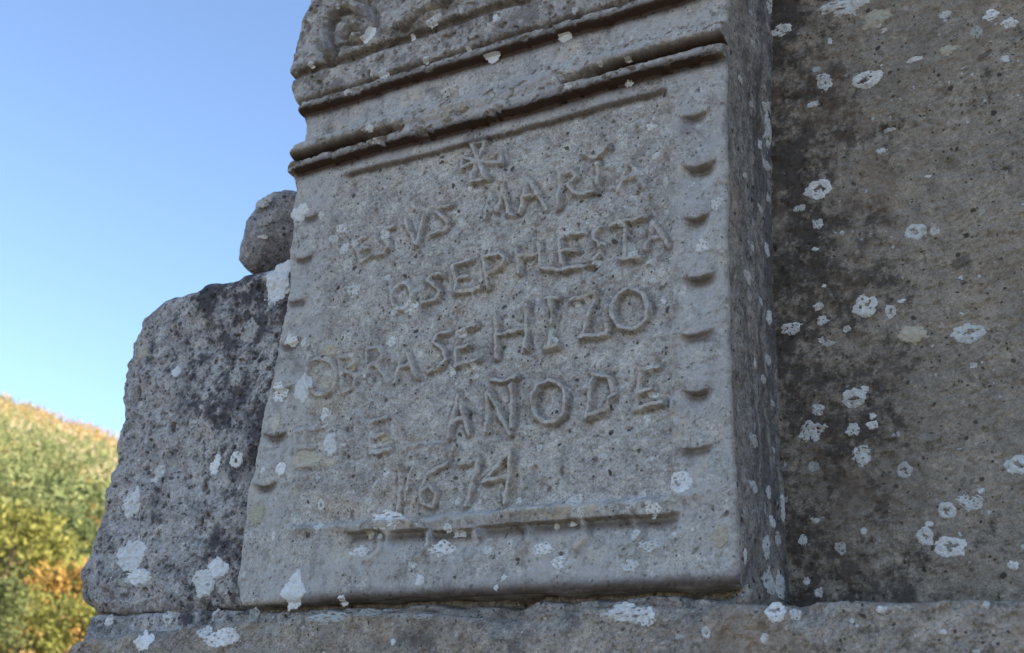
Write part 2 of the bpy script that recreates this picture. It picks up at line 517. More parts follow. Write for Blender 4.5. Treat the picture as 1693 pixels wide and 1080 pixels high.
# ------------------------------------------------------------------ base course (ledge) and pedestal
LT = -.020
LX0, LX1 = -1.14, 1.75
ledge_top = IP([(-1.14, -.075), (-1.125, -.052), (-1.08, -.040), (-1.0, -.034), (-.9, -.028), (-.7, -.016), (-.45, -.016), (-.33, -.030), (-.29, -.026), (-.2, -.018), (0, -.022), (.3, -.027), (1.75, -.03)])
def h_ledge(U, V, S, T):
    h = .006 * fbm(U, V, .16, 4, 21) + .0035 * fbm(U, V, .035, 4, 22) + .0012 * fbm(U, V, .006, 3, 24)
    h -= .004 * pits(U, V, .035, 3, .35)
    ch = fbm(U, V, .12, 3, 23)
    d = ledge_top(U) - V
    h -= .016 * sst(.1, .5, ch) * (1 - sst(0, .03, d))           # broken arris
    return h, {}
ledge = Block(980, 110, lambda v: LX0 + .012 * np.sin(np.asarray(v) * 40) + 0 * np.asarray(v), lambda v: LX1 + 0 * np.asarray(v),
              lambda s: -.30 + 0 * np.asarray(s), lambda s: ledge_top(LX0 + np.asarray(s) * (LX1 - LX0)) + .0025 * gn(np.asarray(s) * 60, np.asarray(s) * 0 + .5, 4),
              -.016, .75, h_ledge, (.02, .02, .012, .012), 20, nside=(8, 4, 4, 24))
t_ledge = thing('stone_ledge', 'long brownish grey stone ledge along the bottom, carrying the inscribed stone', 'ledge', (0, .3, -.30))
mesh_np('ledge_body', ledge.co, np.concatenate([ledge.front, ledge.sides_all()]), M_ledge, t_ledge)

def h_plain(amp, seed):
    def f(U, V, S, T):
        return amp * fbm(U, V, .15, 4, seed) + amp * .5 * fbm(U, V, .03, 3, seed + 5), {}
    return f
C_ = lambda a: (lambda v: a + 0 * np.asarray(v, float))
t_ped = thing('pedestal', 'rough squared stone pedestal courses below the ledge', 'pedestal', (0, .3, GZ))
zc = [GZ - .05, -1.36, -.82, -.302]
for r in range(3):
    xs = [[-1.08, -.35, .45, 1.7], [-1.08, .02, .9, 1.7], [-1.08, -.55, .3, 1.7]][r]
    for a, b in zip(xs[:-1], xs[1:]):
        bl = Block(60, 40, C_(a + .004), C_(b - .004), C_(zc[r] + .004), C_(zc[r + 1] - .004), .03, .72, h_plain(.005, 31 + r), (.012,) * 4, 30 + r)
        mesh_np('stone_course', bl.co, np.concatenate([bl.front, bl.sides_all()]), M_ledge, t_ped)

# ------------------------------------------------------------------ dark block on the right
def h_block(U, V, S, T):
    h = .006 * fbm(U, V, .22, 4, 51) + .0028 * fbm(U * .7, V * 1.3 + U * .3, .03, 4, 52) + .0010 * fbm(U, V, .007, 3, 53)
    h -= .0035 * pits(U, V, .045, 9, .22, .12, .34)
    h -= .0022 * pits(U + .3, V, .016, 10, .35)
    return h, {}
BY = .195
block = Block(430, 520, C_(-.20), C_(1.7), C_(-.026), C_(1.85), BY, .70, h_block, (0, .02, .01, .02), 50, nside=(3, 5, 3, 3))
t_block = thing('wall_block', 'large dark brown lichen-spotted stone block set back at right', 'stone block', (.45, .45, -.026))
mesh_np('block_body', block.co, np.concatenate([block.front, block.sides_all()]), M_block, t_block)

# ------------------------------------------------------------------ pitted wing stone on the left and the rounded stone on it
WY = .07
def wp(px, py): q = P(px, py, WY); return float(q[0]), float(q[2])
wl = [wp(*q) for q in [(126, 1002), (116, 970), (132, 905), (155, 830), (175, 735), (183, 680), (195, 620), (205, 570), (220, 528), (244, 498)]]
wing_left = IP([(v, u) for u, v in wl])
wtop_pts = [wp(*q) for q in [(232, 512), (250, 495), (300, 481), (335, 466), (370, 460), (400, 449), (445, 442), (482, 438)]]
_wx0, _wx1 = -1.20, -.70
wing_top = IP([(u, v) for u, v in wtop_pts] + [(-.75, .60)])
wing_bot = lambda u: .012 + .006 * gn(np.asarray(u) * 14, np.asarray(u) * 0 + .3, 6)
def h_wing(U, V, S, T):
    h = .012 * fbm(U, V, .20, 3, 61) + .004 * fbm(U, V, .05, 4, 62) + .0012 * fbm(U, V, .010, 3, 63, .6)
    h -= .006 * pits(U, V, .022, 12, .30, .12, .38)
    h -= .004 * pits(U + .1, V, .010, 13, .3)
    h -= .010 * pits(U, V + .2, .06, 14, .18, .1, .3)
    h *= .25 + .75 * sst(0, .06, U - wing_left(V)) * sst(0, .04, wing_top(U) - V)
    h += .009 * np.exp(-((V - .06) / .05) ** 2) * sst(-.9, -1.15, U)
    return h, {}
wing = Block(230, 290, wing_left, C_(_wx1), lambda s: wing_bot(_wx0 + np.asarray(s) * .5), lambda s: wing_top(_wx0 + np.asarray(s) * (_wx1 - _wx0)),
             WY, .50, h_wing, (.055, 0, .030, .030), 60, side_amp=.004, nside=(24, 2, 14, 24))
t_wing = thing('side_stone', 'grey heavily pitted side stone left of the inscribed stone, rounded upper corner', 'side stone', (-1.0, .3, .01))
mesh_np('stone_body', wing.co, np.concatenate([wing.front, wing.sides_all()]), M_wing, t_wing)

def h_fill(U, V, S, T):
    h = .006 * fbm(U, V, .08, 4, 71) + .004 * fbm(U, V, .02, 4, 72) - .004 * pits(U, V, .02, 3, .4)
    return h + .012 * (1 - T), {}
fill = Block(210, 40, IP([(-.08, -1.195), (.03, -1.215)]), C_(-.72), lambda s: -.085 + .0 * np.asarray(s), lambda s: .012 + .004 * gn(np.asarray(s) * 9, np.asarray(s) * 0, 2),
             .075, .48, h_fill, (.02, 0, 0, .012), 70, nside=(12, 2, 2, 4))
t_fill = thing('bedding_stone', 'thin dark grey bedding course under the pitted side stone', 'bedding stone', (-1.0, .3, -.085))
mesh_np('stone_body', fill.co, np.concatenate([fill.front, fill.sides_all()]), M_wing, t_fill)

# rounded stone
import bmesh
from mathutils import noise as mn
bm = bmesh.new()
bmesh.ops.create_icosphere(bm, subdivisions=6, radius=1.0)
bc = P(457, 388, .165)
for v in bm.verts:
    d = v.co.copy()
    k = 1 / (abs(d.x) ** 2.6 + abs(d.y) ** 2.6 + abs(d.z) ** 2.6) ** (1 / 2.6)
    d *= k
    lean = .34 * d.z
    q = Vector((d.x * .053 + lean * .075, d.y * .058, d.z * .078))
    n = mn.fractal(q * 18, .9, 2.0, 5) * .006 + mn.fractal(q * 90, .8, 2.0, 3) * .0016
    v.co = Vector(bc) + q + v.co * n
me = bpy.data.meshes.new('round_stone'); bm.to_mesh(me); bm.free()
me.materials.append(M_round)
ball = bpy.data.objects.new('stone_body', me)
t_ball = thing('round_stone', 'rounded boulder-like grey stone on top of the pitted side stone', 'stone', (float(bc[0]), float(bc[1]), float(bc[2]) - .080))
col.objects.link(ball); ball.parent = t_ball; ball.matrix_parent_inverse = Matrix.Translation(-t_ball.location)

class BallHit:
    def __init__(s): s.y0 = float(bc[1])
    def y_at(s, u, v):
        dz = (np.asarray(v) - bc[2]) / .080
        dx = (np.asarray(u) - bc[0] - .34 * dz * .075) / .056
        q = np.clip(1 - np.abs(dx) ** 2.6 - np.abs(dz) ** 2.6, 0, 1) ** (1 / 2.6)
        return bc[1] - .062 * q - .0015
    hit = Block.hit

# ------------------------------------------------------------------ the inscribed stone
slab_left = IP([(P(*q)[2], P(*q)[0]) for q in [(395, 997), (386, 965), (396, 900), (404, 830), (416, 760), (428, 700), (438, 650), (455, 580), (466, 520), (470, 470), (476, 400), (481, 345), (486, 318), (482, 296), (479, 284), (484, 270), (499, 240), (502, 208), (500, 188), (490, 166), (487, 148), (491, 108), (499, 62), (507, 36), (520, 14), (518, 0)]] + [(1.13, -.80), (1.25, -.79)])
_sr = IP([(0, .0), (.124, -.002), (.28, -.005), (.542, -.003), (.744, .002), (.83, .008), (1.0, .012), (1.25, .012)])
slab_right = lambda v: _sr(v) + .0012 * fbm(np.asarray(v, float), np.asarray(v, float) * 0 + .2, .06, 3, 77)
slab_bot = lambda s: .004 * (1 - np.asarray(s)) + .0028 * gn(np.asarray(s) * 17, np.asarray(s) * 0 + .7, 8)
slab_top = C_(1.235)

# letters: strokes in photograph pixels on the face, (name, relief in mm, strokes)
def el(cx, cy, rx, ry, tilt=0, n=30):
    a = np.linspace(0, 2 * np.pi, n + 1); c, s_ = math.cos(tilt), math.sin(tilt)
    return [(cx + rx * math.cos(t) * c - ry * math.sin(t) * s_, cy + rx * math.cos(t) * s_ + ry * math.sin(t) * c) for t in a]
LET = [
 # IESVS MARIA
 ('I', 1.6, [[(559, 411), (565, 441)]]),
 ('E', 2.6, [[(583, 398), (590, 429)], [(590, 429), (609, 419)], [(587, 413), (602, 407)], [(583, 398), (603, 389)]]),
 ('S', 3.4, [[(648, 372), (632, 377), (626, 389), (637, 396), (641, 407), (631, 416), (614, 420)]]),
 ('V', 4.0, [[(667, 361), (684, 402)], [(699, 354), (687, 403)]]),
 ('S', 4.2, [[(744, 338), (728, 340), (718, 348), (728, 356), (738, 366), (732, 379), (711, 386)]]),
 ('M', 3.2, [[(799, 358), (806, 318)], [(806, 318), (819, 346)], [(819, 346), (830, 311)], [(830, 311), (837, 351), (846, 353)]]),
 ('A', 4.0, [[(871, 294), (856, 348)], [(871, 294), (900, 342)], [(861, 324), (884, 320)]]),
 ('R', 4.4, [[(924, 287), (920, 341)], [(924, 285), (944, 279), (949, 290), (940, 301), (926, 305)], [(938, 305), (948, 318), (962, 319), (979, 313)]]),
 ('I', 4.2, [[(985, 266), (984, 313)], [(961, 252), (981, 258), (1001, 240)]]),
 ('A', 2.6, [[(1038, 262), (1018, 312)], [(1038, 262), (1062, 306)], [(1026, 294), (1050, 288)]]),
 # IOSEPH ESTA
 ('I', 1.5, [[(615, 488), (617, 522)]]),
 ('O', 3.2, [el(661, 487, 17, 22, .25)]),
 ('S', 4.4, [[(730, 453), (711, 452), (703, 462), (717, 470), (724, 481), (717, 493), (696, 500)]]),
 ('E', 4.0, [[(747, 438), (752, 483)], [(747, 438), (776, 429)], [(750, 461), (769, 455)], [(752, 483), (792, 473)]]),
 ('P', 4.2, [[(799, 427), (803, 475)], [(802, 424), (823, 417), (834, 427), (826, 439), (806, 449)]]),
 ('H', 4.4, [[(853, 412), (857, 451)], [(856, 423), (889, 418)], [(889, 402), (893, 441)], [(893, 441), (920, 445)]]),
 ('E', 4.6, [[(926, 396), (928, 444)], [(926, 394), (963, 382)], [(929, 416), (950, 411)], [(928, 445), (980, 434)]]),
 ('S', 4.2, [[(992, 374), (980, 385), (983, 397), (991, 404), (988, 418), (974, 430)]]),
 ('T', 4.8, [[(1010, 373), (1064, 357)], [(1033, 368), (1031, 424)], [(1024, 427), (1057, 424)]]),
 ('A', 2.8, [[(1076, 362), (1064, 410)], [(1076, 362), (1102, 404)], [(1070, 392), (1094, 386)]]),
 # OBRA SE HIZO
 ('O', 2.8, [el(528, 622, 22, 30, .15)]),
 ('B', 2.6, [[(556, 592), (562, 645)], [(556, 590), (577, 586), (582, 598), (562, 612)], [(562, 612), (584, 618), (579, 637), (562, 646)]]),
 ('R', 2.3, [[(601, 578), (607, 632)], [(601, 576), (622, 571), (629, 584), (621, 597), (605, 602)], [(616, 600), (636, 627)]]),
 ('A', 3.2, [[(664, 574), (649, 631)], [(664, 574), (686, 623)], [(655, 606), (678, 600)]]),
 ('S', 4.2, [[(738, 545), (719, 552), (716, 565), (730, 577), (734, 591), (723, 605), (702, 611)]]),
 ('E', 4.2, [[(752, 547), (751, 604)], [(752, 546), (784, 537)], [(752, 575), (773, 570)], [(751, 603), (788, 594)]]),
 ('H', 4.8, [[(819, 524), (819, 590)], [(819, 553), (868, 542)], [(869, 498), (868, 575)]]),
 ('I', 4.8, [[(911, 493), (909, 573)], [(903, 494), (921, 491)], [(900, 575), (921, 571)]]),
 ('Z', 4.8, [[(941, 495), (983, 483)], [(982, 485), (962, 554)], [(958, 557), (1000, 550), (1002, 536)]]),
 ('O', 5.2, [el(1040, 510, 30, 34, .1)]),
 # EN EL ANO DE
 ('E', 1.7, [[(488, 714), (492, 772)], [(488, 714), (531, 705)], [(490, 742), (515, 737)], [(492, 772), (527, 765)]]),
 ('N', 1.2, [[(557, 705), (559, 758)], [(557, 705), (585, 752)], [(583, 698), (585, 752)]]),
 ('E', 3.2, [[(608, 696), (608, 748)], [(608, 696), (636, 689)], [(609, 721), (632, 716)], [(608, 748), (641, 742)]]),
 ('L', 1.2, [[(658, 688), (659, 741)], [(659, 741), (686, 734)]]),
 ('A', 4.0, [[(755, 652), (738, 722)], [(755, 652), (771, 716)], [(745, 694), (764, 689)]]),
 ('N', 4.2, [[(804, 650), (801, 712)], [(806, 646), (839, 716)], [(845, 635), (842, 704)], [(812, 627), (828, 630), (852, 623)]]),
 ('O', 5.0, [el(906, 663, 28, 35, .12)]),
 ('D', 4.8, [[(977, 626), (969, 689)], [(977, 617), (1006, 623), (1012, 650), (998, 677), (969, 690)]]),
 ('E', 4.2, [[(1058, 614), (1049, 674)], [(1056, 612), (1086, 604)], [(1054, 648), (1078, 643)], [(1048, 675), (1094, 665)]]),
 # 1674
 ('1', 3.8, [[(658, 774), (655, 842)], [(674, 776), (666, 825)]]),
 ('6', 3.6, [[(735, 764), (707, 780), (694, 806), (694, 829), (709, 835), (718, 816), (707, 801), (696, 812)]]),
 ('7', 3.8, [[(758, 766), (787, 757), (766, 835)]]),
 ('4', 4.2, [[(843, 747), (832, 829)], [(840, 750), (797, 793)], [(796, 795), (836, 787)]]),
]
CROSS = ('cross', 3.8, [[(787, 264), (778, 238)], [(787, 264), (799, 233)], [(777, 237), (800, 231)], [(787, 264), (762, 258)], [(787, 264), (764, 277)], [(761, 257), (763, 277)],
         [(787, 264), (822, 250)], [(787, 264), (824, 268)], [(823, 249), (826, 268)], [(786, 264), (777, 298)], [(788, 264), (801, 294)], [(775, 300), (804, 294)]])
SCROLL = [[(548, 92), (538, 70), (541, 42), (556, 18), (584, 8), (608, 20), (614, 42), (603, 60), (586, 64)], [(572, 54), (585, 38), (598, 44)], [(672, 44), (690, 26), (712, 10), (738, 6), (752, -6), (742, -20), (722, -16)]]
SCAL_R = [(1148, 194, 38), (1157, 279, 36), (1153, 364, 38), (1158, 462, 40), (1153, 555, 40), (1154, 652, 40), (1150, 743, 40)]
SCAL_L = [(513, 360, 42), (500, 428, 40), (488, 500, 40), (478, 572, 42), (466, 645, 42), (455, 722, 44), (437, 805, 44)]
SWAG = [(602, 884, 66), (676, 882, 62), (752, 882, 70), (828, 874, 76), (912, 868, 74), (1000, 862, 70), (1078, 858, 66)]

def uv(px, py, h=0): q = P(px, py, -h); return float(q[0]), float(q[2])
def seg_d(U, V, a, b):
    ax, ay = a; bx, by = b
    dx, dy = bx - ax, by - ay
    t = np.clip(((U - ax) * dx + (V - ay) * dy) / (dx * dx + dy * dy + 1e-12), 0, 1)
    return np.hypot(U - ax - t * dx, V - ay - t * dy)
def box(U, V, pts, m):
    xs = [p[0] for p in pts]; ys = [p[1] for p in pts]
    return np.nonzero((U > min(xs) - m) & (U < max(xs) + m) & (V > min(ys) - m) & (V < max(ys) + m))

PARTS = []      # (name, id) of pieces of the face
def h_slab(U, V, S, T):
    pid = np.zeros(U.shape, dtype=np.int32)
    stain = np.zeros(U.shape); grime = np.zeros(U.shape); worn = np.zeros(U.shape)
    wu = U + .0035 * fbm(U, V, .05, 3, 81); wv = V + .0011 * fbm(U, V, .045, 3, 82)       # nothing is straight after four centuries
    n_big = fbm(U, V, .16, 3, 83); n_mid = fbm(U, V, .035, 4, 84)
    # ---- sunken field inside a flat frame
    left_in = np.interp(V, [0, .11, .42, .70], [-.708, -.703, -.687, -.683])
    inside = sst(-.01, .022, wu - left_in) * sst(-.001, .008, -.081 - wu) * sst(.112, .122, wv) * sst(.715, .7085, wv)
    field = inside
    h = -.0082 * inside
    h -= .0015 * inside * sst(.1, .5, n_big)
    rline = np.exp(-((wu + .081) / .0042) ** 2) * sst(.10, .14, V) * sst(.715, .70, V) * np.clip(.5 + 1.2 * n_mid, 0, 1.2)
    lline = np.exp(-((wu - left_in) / .0045) ** 2) * sst(.10, .14, V) * sst(.715, .70, V) * np.clip(.4 + 1.2 * n_mid, 0, 1)
    h += .0052 * rline + .0040 * lline
    h += .0028 * np.exp(-((wu + .030) / .006) ** 2) * sst(.08, .12, V) * sst(.70, .66, V) * np.clip(.4 + 1.3 * n_big, 0, 1)
    # frame bead along the bottom of the field
    bead = np.exp(-((wv - .112) / .009) ** 2) * sst(-.72, -.69, wu) * sst(-.03, -.06, wu)
    h += .0065 * bead * (.75 + .5 * n_mid)
    # ---- cornice
    chip = sst(.30, .62, fbm(U, V, .035, 4, 95)) * (.4 + .6 * sst(0, .5, fbm(U, V, .16, 2, 96)))
    lip = sst(.7385, .7415, wv)                         # overhanging lip
    h += lip * .016
    h -= .012 * chip * lip * (1 - sst(.750, .758, wv))
    torus_on = 1 - .92 * sst(-.64, -.50, U + .04 * n_mid) * sst(-.16, -.30, U + .04 * n_mid)
    gA = np.exp(-((wv - .7635) / .0045) ** 2)
    h -= .017 * gA * torus_on
    tor = np.sqrt(np.clip(1 - ((wv - .779) / (.0035 + .010 * torus_on)) ** 2, 0, 1))
    h += .011 * tor * torus_on
    h -= .013 * sst(.772, .815, wv)                     # back to the frieze
    # upper moulding
    h += .016 * sst(.8535, .857, wv) - .012 * chip * sst(.8535, .857, wv) * (1 - sst(.864, .870, wv))
    h -= .009 * np.exp(-((wv - .8765) / .005) ** 2)
    h -= .004 * sst(.868, .88, wv)
    g3 = .938 + .012 * (U + .6)
    h -= .008 * np.exp(-((wv - g3) / .006) ** 2)
    h += .007 * sst(g3 + .003, g3 + .007, wv)
    h -= .004 * sst(g3 + .012, g3 + .04, wv)
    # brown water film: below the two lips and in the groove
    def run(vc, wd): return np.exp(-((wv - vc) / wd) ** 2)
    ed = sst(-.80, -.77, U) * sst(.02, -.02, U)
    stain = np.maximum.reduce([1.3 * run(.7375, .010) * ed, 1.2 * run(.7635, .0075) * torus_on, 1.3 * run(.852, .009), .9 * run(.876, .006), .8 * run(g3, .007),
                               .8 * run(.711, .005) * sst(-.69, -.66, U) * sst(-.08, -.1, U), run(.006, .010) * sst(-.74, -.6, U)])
    pid[(V > .7385) & (V < .812)] = 1
    pid[(V > .8535) & (V < .953)] = 2
    nid = 3
    PARTS.append(('moulding', 1)); PARTS.append(('moulding', 2))
    # ---- scroll
    pts = [[uv(*q, .016) for q in st] for st in SCROLL]
    idx = box(U, V, sum(pts, []), .03)
    d = np.full(idx[0].shape, 9.0)
    for st in pts:
        for a, b in zip(st[:-1], st[1:]): d = np.minimum(d, seg_d(wu[idx], wv[idx], a, b))
    h[idx] += .013 * (1 - sst(.003, .010, d)) - .008 * sst(.008, .012, d) * (1 - sst(.012, .024, d))
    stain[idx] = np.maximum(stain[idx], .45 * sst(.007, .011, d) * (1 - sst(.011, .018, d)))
    sel = (d < .010); pid[idx[0][sel], idx[1][sel]] = nid; PARTS.append(('scroll', nid)); nid += 1
    a = uv(577, 73, .01); idx = box(U, V, [a], .03)
    dd = np.hypot((U[idx] - a[0]) / .020, (V[idx] - a[1] + .25 * (a[0] - U[idx])) / .0075)
    h[idx] -= .022 * (1 - sst(.75, 1.1, dd))
    for q0, q1 in (((640, 50), (690, 18)), ((668, 48), (735, 12)), ((745, 10), (790, -20))):
        a, b = uv(*q0, .016), uv(*q1, .016); idx = box(U, V, [a, b], .03)
        h[idx] += .008 * (1 - sst(.004, .014, seg_d(wu[idx], wv[idx], a, b)))
    # ---- scalloped ribbon of the frame
    def scallop(px, py, wpx, dep, lip_h, smile, name):
        nonlocal nid
        a, v0 = uv(px, py); hw = wpx * .00105 / 2
        idx = np.nonzero((np.abs(U - a) < hw * 1.6) & (np.abs(V - v0) < .05))
        uu = (wu[idx] - a) / hw; vv = wv[idx] - (v0 + smile * uu * uu)
        side = 1 - sst(.30, 1.15, np.abs(uu))
        up = sst(.052, .004, vv) * sst(-.0015, .0025, vv) * (1 - .35 * np.clip(uu, -1, 1) ** 2)
        dn = sst(-.030, -.006, vv) * (1 - sst(-.0015, .0015, vv))
        h[idx] += side * (lip_h * up - dep * dn)
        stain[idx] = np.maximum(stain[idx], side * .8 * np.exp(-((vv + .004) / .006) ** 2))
        sel = (side > .5) & (vv > -.002) & (vv < .030)
        pid[idx[0][sel], idx[1][sel]] = nid; PARTS.append((name, nid)); nid += 1
    for k, (x_, y_, w_) in enumerate(SCAL_R):
        scallop(x_, y_, w_ * (1.2 + .15 * math.sin(k * 2.3)), (.003, .009, .0060, .0085, .0045, .0075, .003)[k], (.004, .007, .006, .0065, .0045, .006, .003)[k], (.007, .012, .011, .009, .008, .009, .006)[k], 'scallop')
    for k, (x_, y_, w_) in enumerate(SCAL_L): scallop(x_, y_, w_ * 1.15, (.0025, .002, .0025, .002, .0025, .0055, .0035)[k], .0034, .010, 'scallop')
    for k, (px, py, wpx) in enumerate(SWAG):
        a, v0 = uv(px, py); hw = wpx * .00105 / 2 * 1.18
        idx = np.nonzero((np.abs(U - a) < hw * 1.3) & (np.abs(V - v0) < .06))
        uu = (wu[idx] - a) / hw; vv = wv[idx] - v0 - .004
        side = 1 - sst(.55, 1.0, np.abs(uu + .25 * gn(V[idx] * 40, V[idx] * 0 + k, 3)))
        dn = sst(-.045 + .02 * uu * uu, -.004, vv) * (1 - sst(-.001, .003, vv))
        h[idx] -= .011 * side * dn
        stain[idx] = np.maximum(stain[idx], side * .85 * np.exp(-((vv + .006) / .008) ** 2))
    for k, px in enumerate((622, 706, 782, 872, 966, 1050)):
        y0 = 884 - (px - 530) * .058
        st = [uv(px - 16, y0 - 4), uv(px - 1, y0 + 12), uv(px + 1, y0 + 28), uv(px - 12, y0 + 46)]
        idx = box(U, V, st, .016); d = np.full(idx[0].shape, 9.0)
        for a, b in zip(st[:-1], st[1:]): d = np.minimum(d, seg_d(wu[idx], wv[idx], a, b))
        h[idx] += (.0032 + .0014 * math.sin(k * 2.1)) * (1 - sst(.002, .0065, d))
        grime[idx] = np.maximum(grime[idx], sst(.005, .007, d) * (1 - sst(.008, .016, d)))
        sel = d < .005; pid[idx[0][sel], idx[1][sel]] = nid; PARTS.append(('tassel', nid)); nid += 1
    # ---- letters
    for name, mm, strokes in LET + [CROSS]:
        cx_ = np.mean([q[0] for st in strokes for q in st]); cy_ = np.mean([q[1] for st in strokes for q in st])
        mm *= float(np.interp(cx_, [480, 640, 780, 860], [.74, .86, .97, 1.0])) * (.95 if cy_ > 770 else 1.0)      # the left side and the foot are worn flatter
        pts = [[uv(*q) for q in st] for st in strokes]
        idx = box(U, V, sum(pts, []), .016)
        d = np.full(idx[0].shape, 9.0)
        lu = wu[idx] + .0012 * fbm(U[idx], V[idx], .012, 2, 85); lv = wv[idx] + .0012 * fbm(U[idx], V[idx], .012, 2, 86)
        lu -= .0035 * fbm(U[idx], V[idx], .05, 3, 81); lv -= .0011 * fbm(U[idx], V[idx], .045, 3, 82)
        for st in pts:
            for a, b in zip(st[:-1], st[1:]): d = np.minimum(d, seg_d(lu, lv, a, b))
        wear = np.clip(.95 + .55 * fbm(U[idx], V[idx], .03, 3, 87), .25, 1.3)
        h[idx] += mm * .0020 * wear * (1 - sst(.0020, .0054, d)) - .0014 * sst(.0048, .0064, d) * (1 - sst(.0064, .017, d)) * min(1, mm / 4)
        worn[idx] = np.maximum(worn[idx], (1 - sst(.0014, .0034, d)) * min(1, mm / 4))
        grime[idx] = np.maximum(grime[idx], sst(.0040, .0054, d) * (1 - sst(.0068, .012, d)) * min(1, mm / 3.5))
        sel = d < .0048
        pid[idx[0][sel], idx[1][sel]] = nid; PARTS.append(('letter' if name != 'cross' else 'carved_cross', nid)); nid += 1
    # ---- weathering
    mz = (V > .735) * (1 - .8 * sst(.80, .815, V) * sst(.856, .850, V))
    h += .0016 * mz * fbm(U, V, .014, 4, 97, .6)
    h -= .005 * mz * sst(.40, .62, fbm(U, V, .022, 3, 98))
    h += .0035 * n_big + .0022 * n_mid * (.6 + .6 * inside)
    rough = .0009 * (.45 + .75 * inside + .5 * (V > .9)) * fbm(U, V, .009, 4, 88, .62)
    h += rough
    h -= .004 * pits(U, V, .024, 21, .2, .08, .26) * (.5 + .5 * inside)
    h -= .0022 * pits(U + .5, V, .009, 22, .13, .15, .42)
    h += .003 * np.exp(-((V - .01) / .02) ** 2)
    border = 1 - inside
    h_slab.pid = pid
    return h, {'stain': stain, 'border': border, 'grime': grime, 'worn': worn}

slab = Block(600, 900, slab_left, slab_right, slab_bot, slab_top, 0.0, .20, h_slab, (.016, .009, .010, .02), 80,
             side_amp=.0028, rough=.0006, nside=(8, 90, 8, 8))
t_slab = thing('inscribed_stone', 'upright grey stone with raised worn lettering, moulded cornice and white lichen', 'inscribed stone', (-.4, .1, 0))
pid = h_slab.pid
fid = pid[:-1, :-1].reshape(-1)
body_f = np.concatenate([slab.front[fid == 0], slab.sides_all(skip=('R',))])
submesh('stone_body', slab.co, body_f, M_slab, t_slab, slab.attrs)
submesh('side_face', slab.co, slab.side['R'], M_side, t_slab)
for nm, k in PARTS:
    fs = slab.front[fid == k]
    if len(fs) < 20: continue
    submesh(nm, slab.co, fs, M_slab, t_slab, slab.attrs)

# mortar bed between the ledge and the inscribed stone
def h_mort(U, V, S, T):
    h = .006 * fbm(U, V, .07, 4, 91) + .0035 * fbm(U, V, .018, 4, 92) + .0012 * fbm(U, V, .006, 2, 93)
    h -= .034 * sst(.58, .80, T + .12 * fbm(U, V, .06, 3, 94)) * sst(.02, -.03, U)
    h -= .030 * np.exp(-((U + .315) / .022) ** 2)
    return h, {}
mort = Block(560, 26, C_(-.80), C_(.012), lambda s: ledge_top(-.80 + .812 * np.asarray(s)) - .012, lambda s: .003 + 0 * np.asarray(s), .0, .18, h_mort, (0, .006, 0, 0), 90, nside=(3, 20, 2, 2))
t_mort = thing('mortar_bed', 'crumbling pale mortar bed between the inscribed stone and the ledge', 'mortar', (-.4, .1, -.03))
mesh_np('mortar_strip', mort.co, np.concatenate([mort.front, mort.sides_all()]), M_mortar, t_mort)

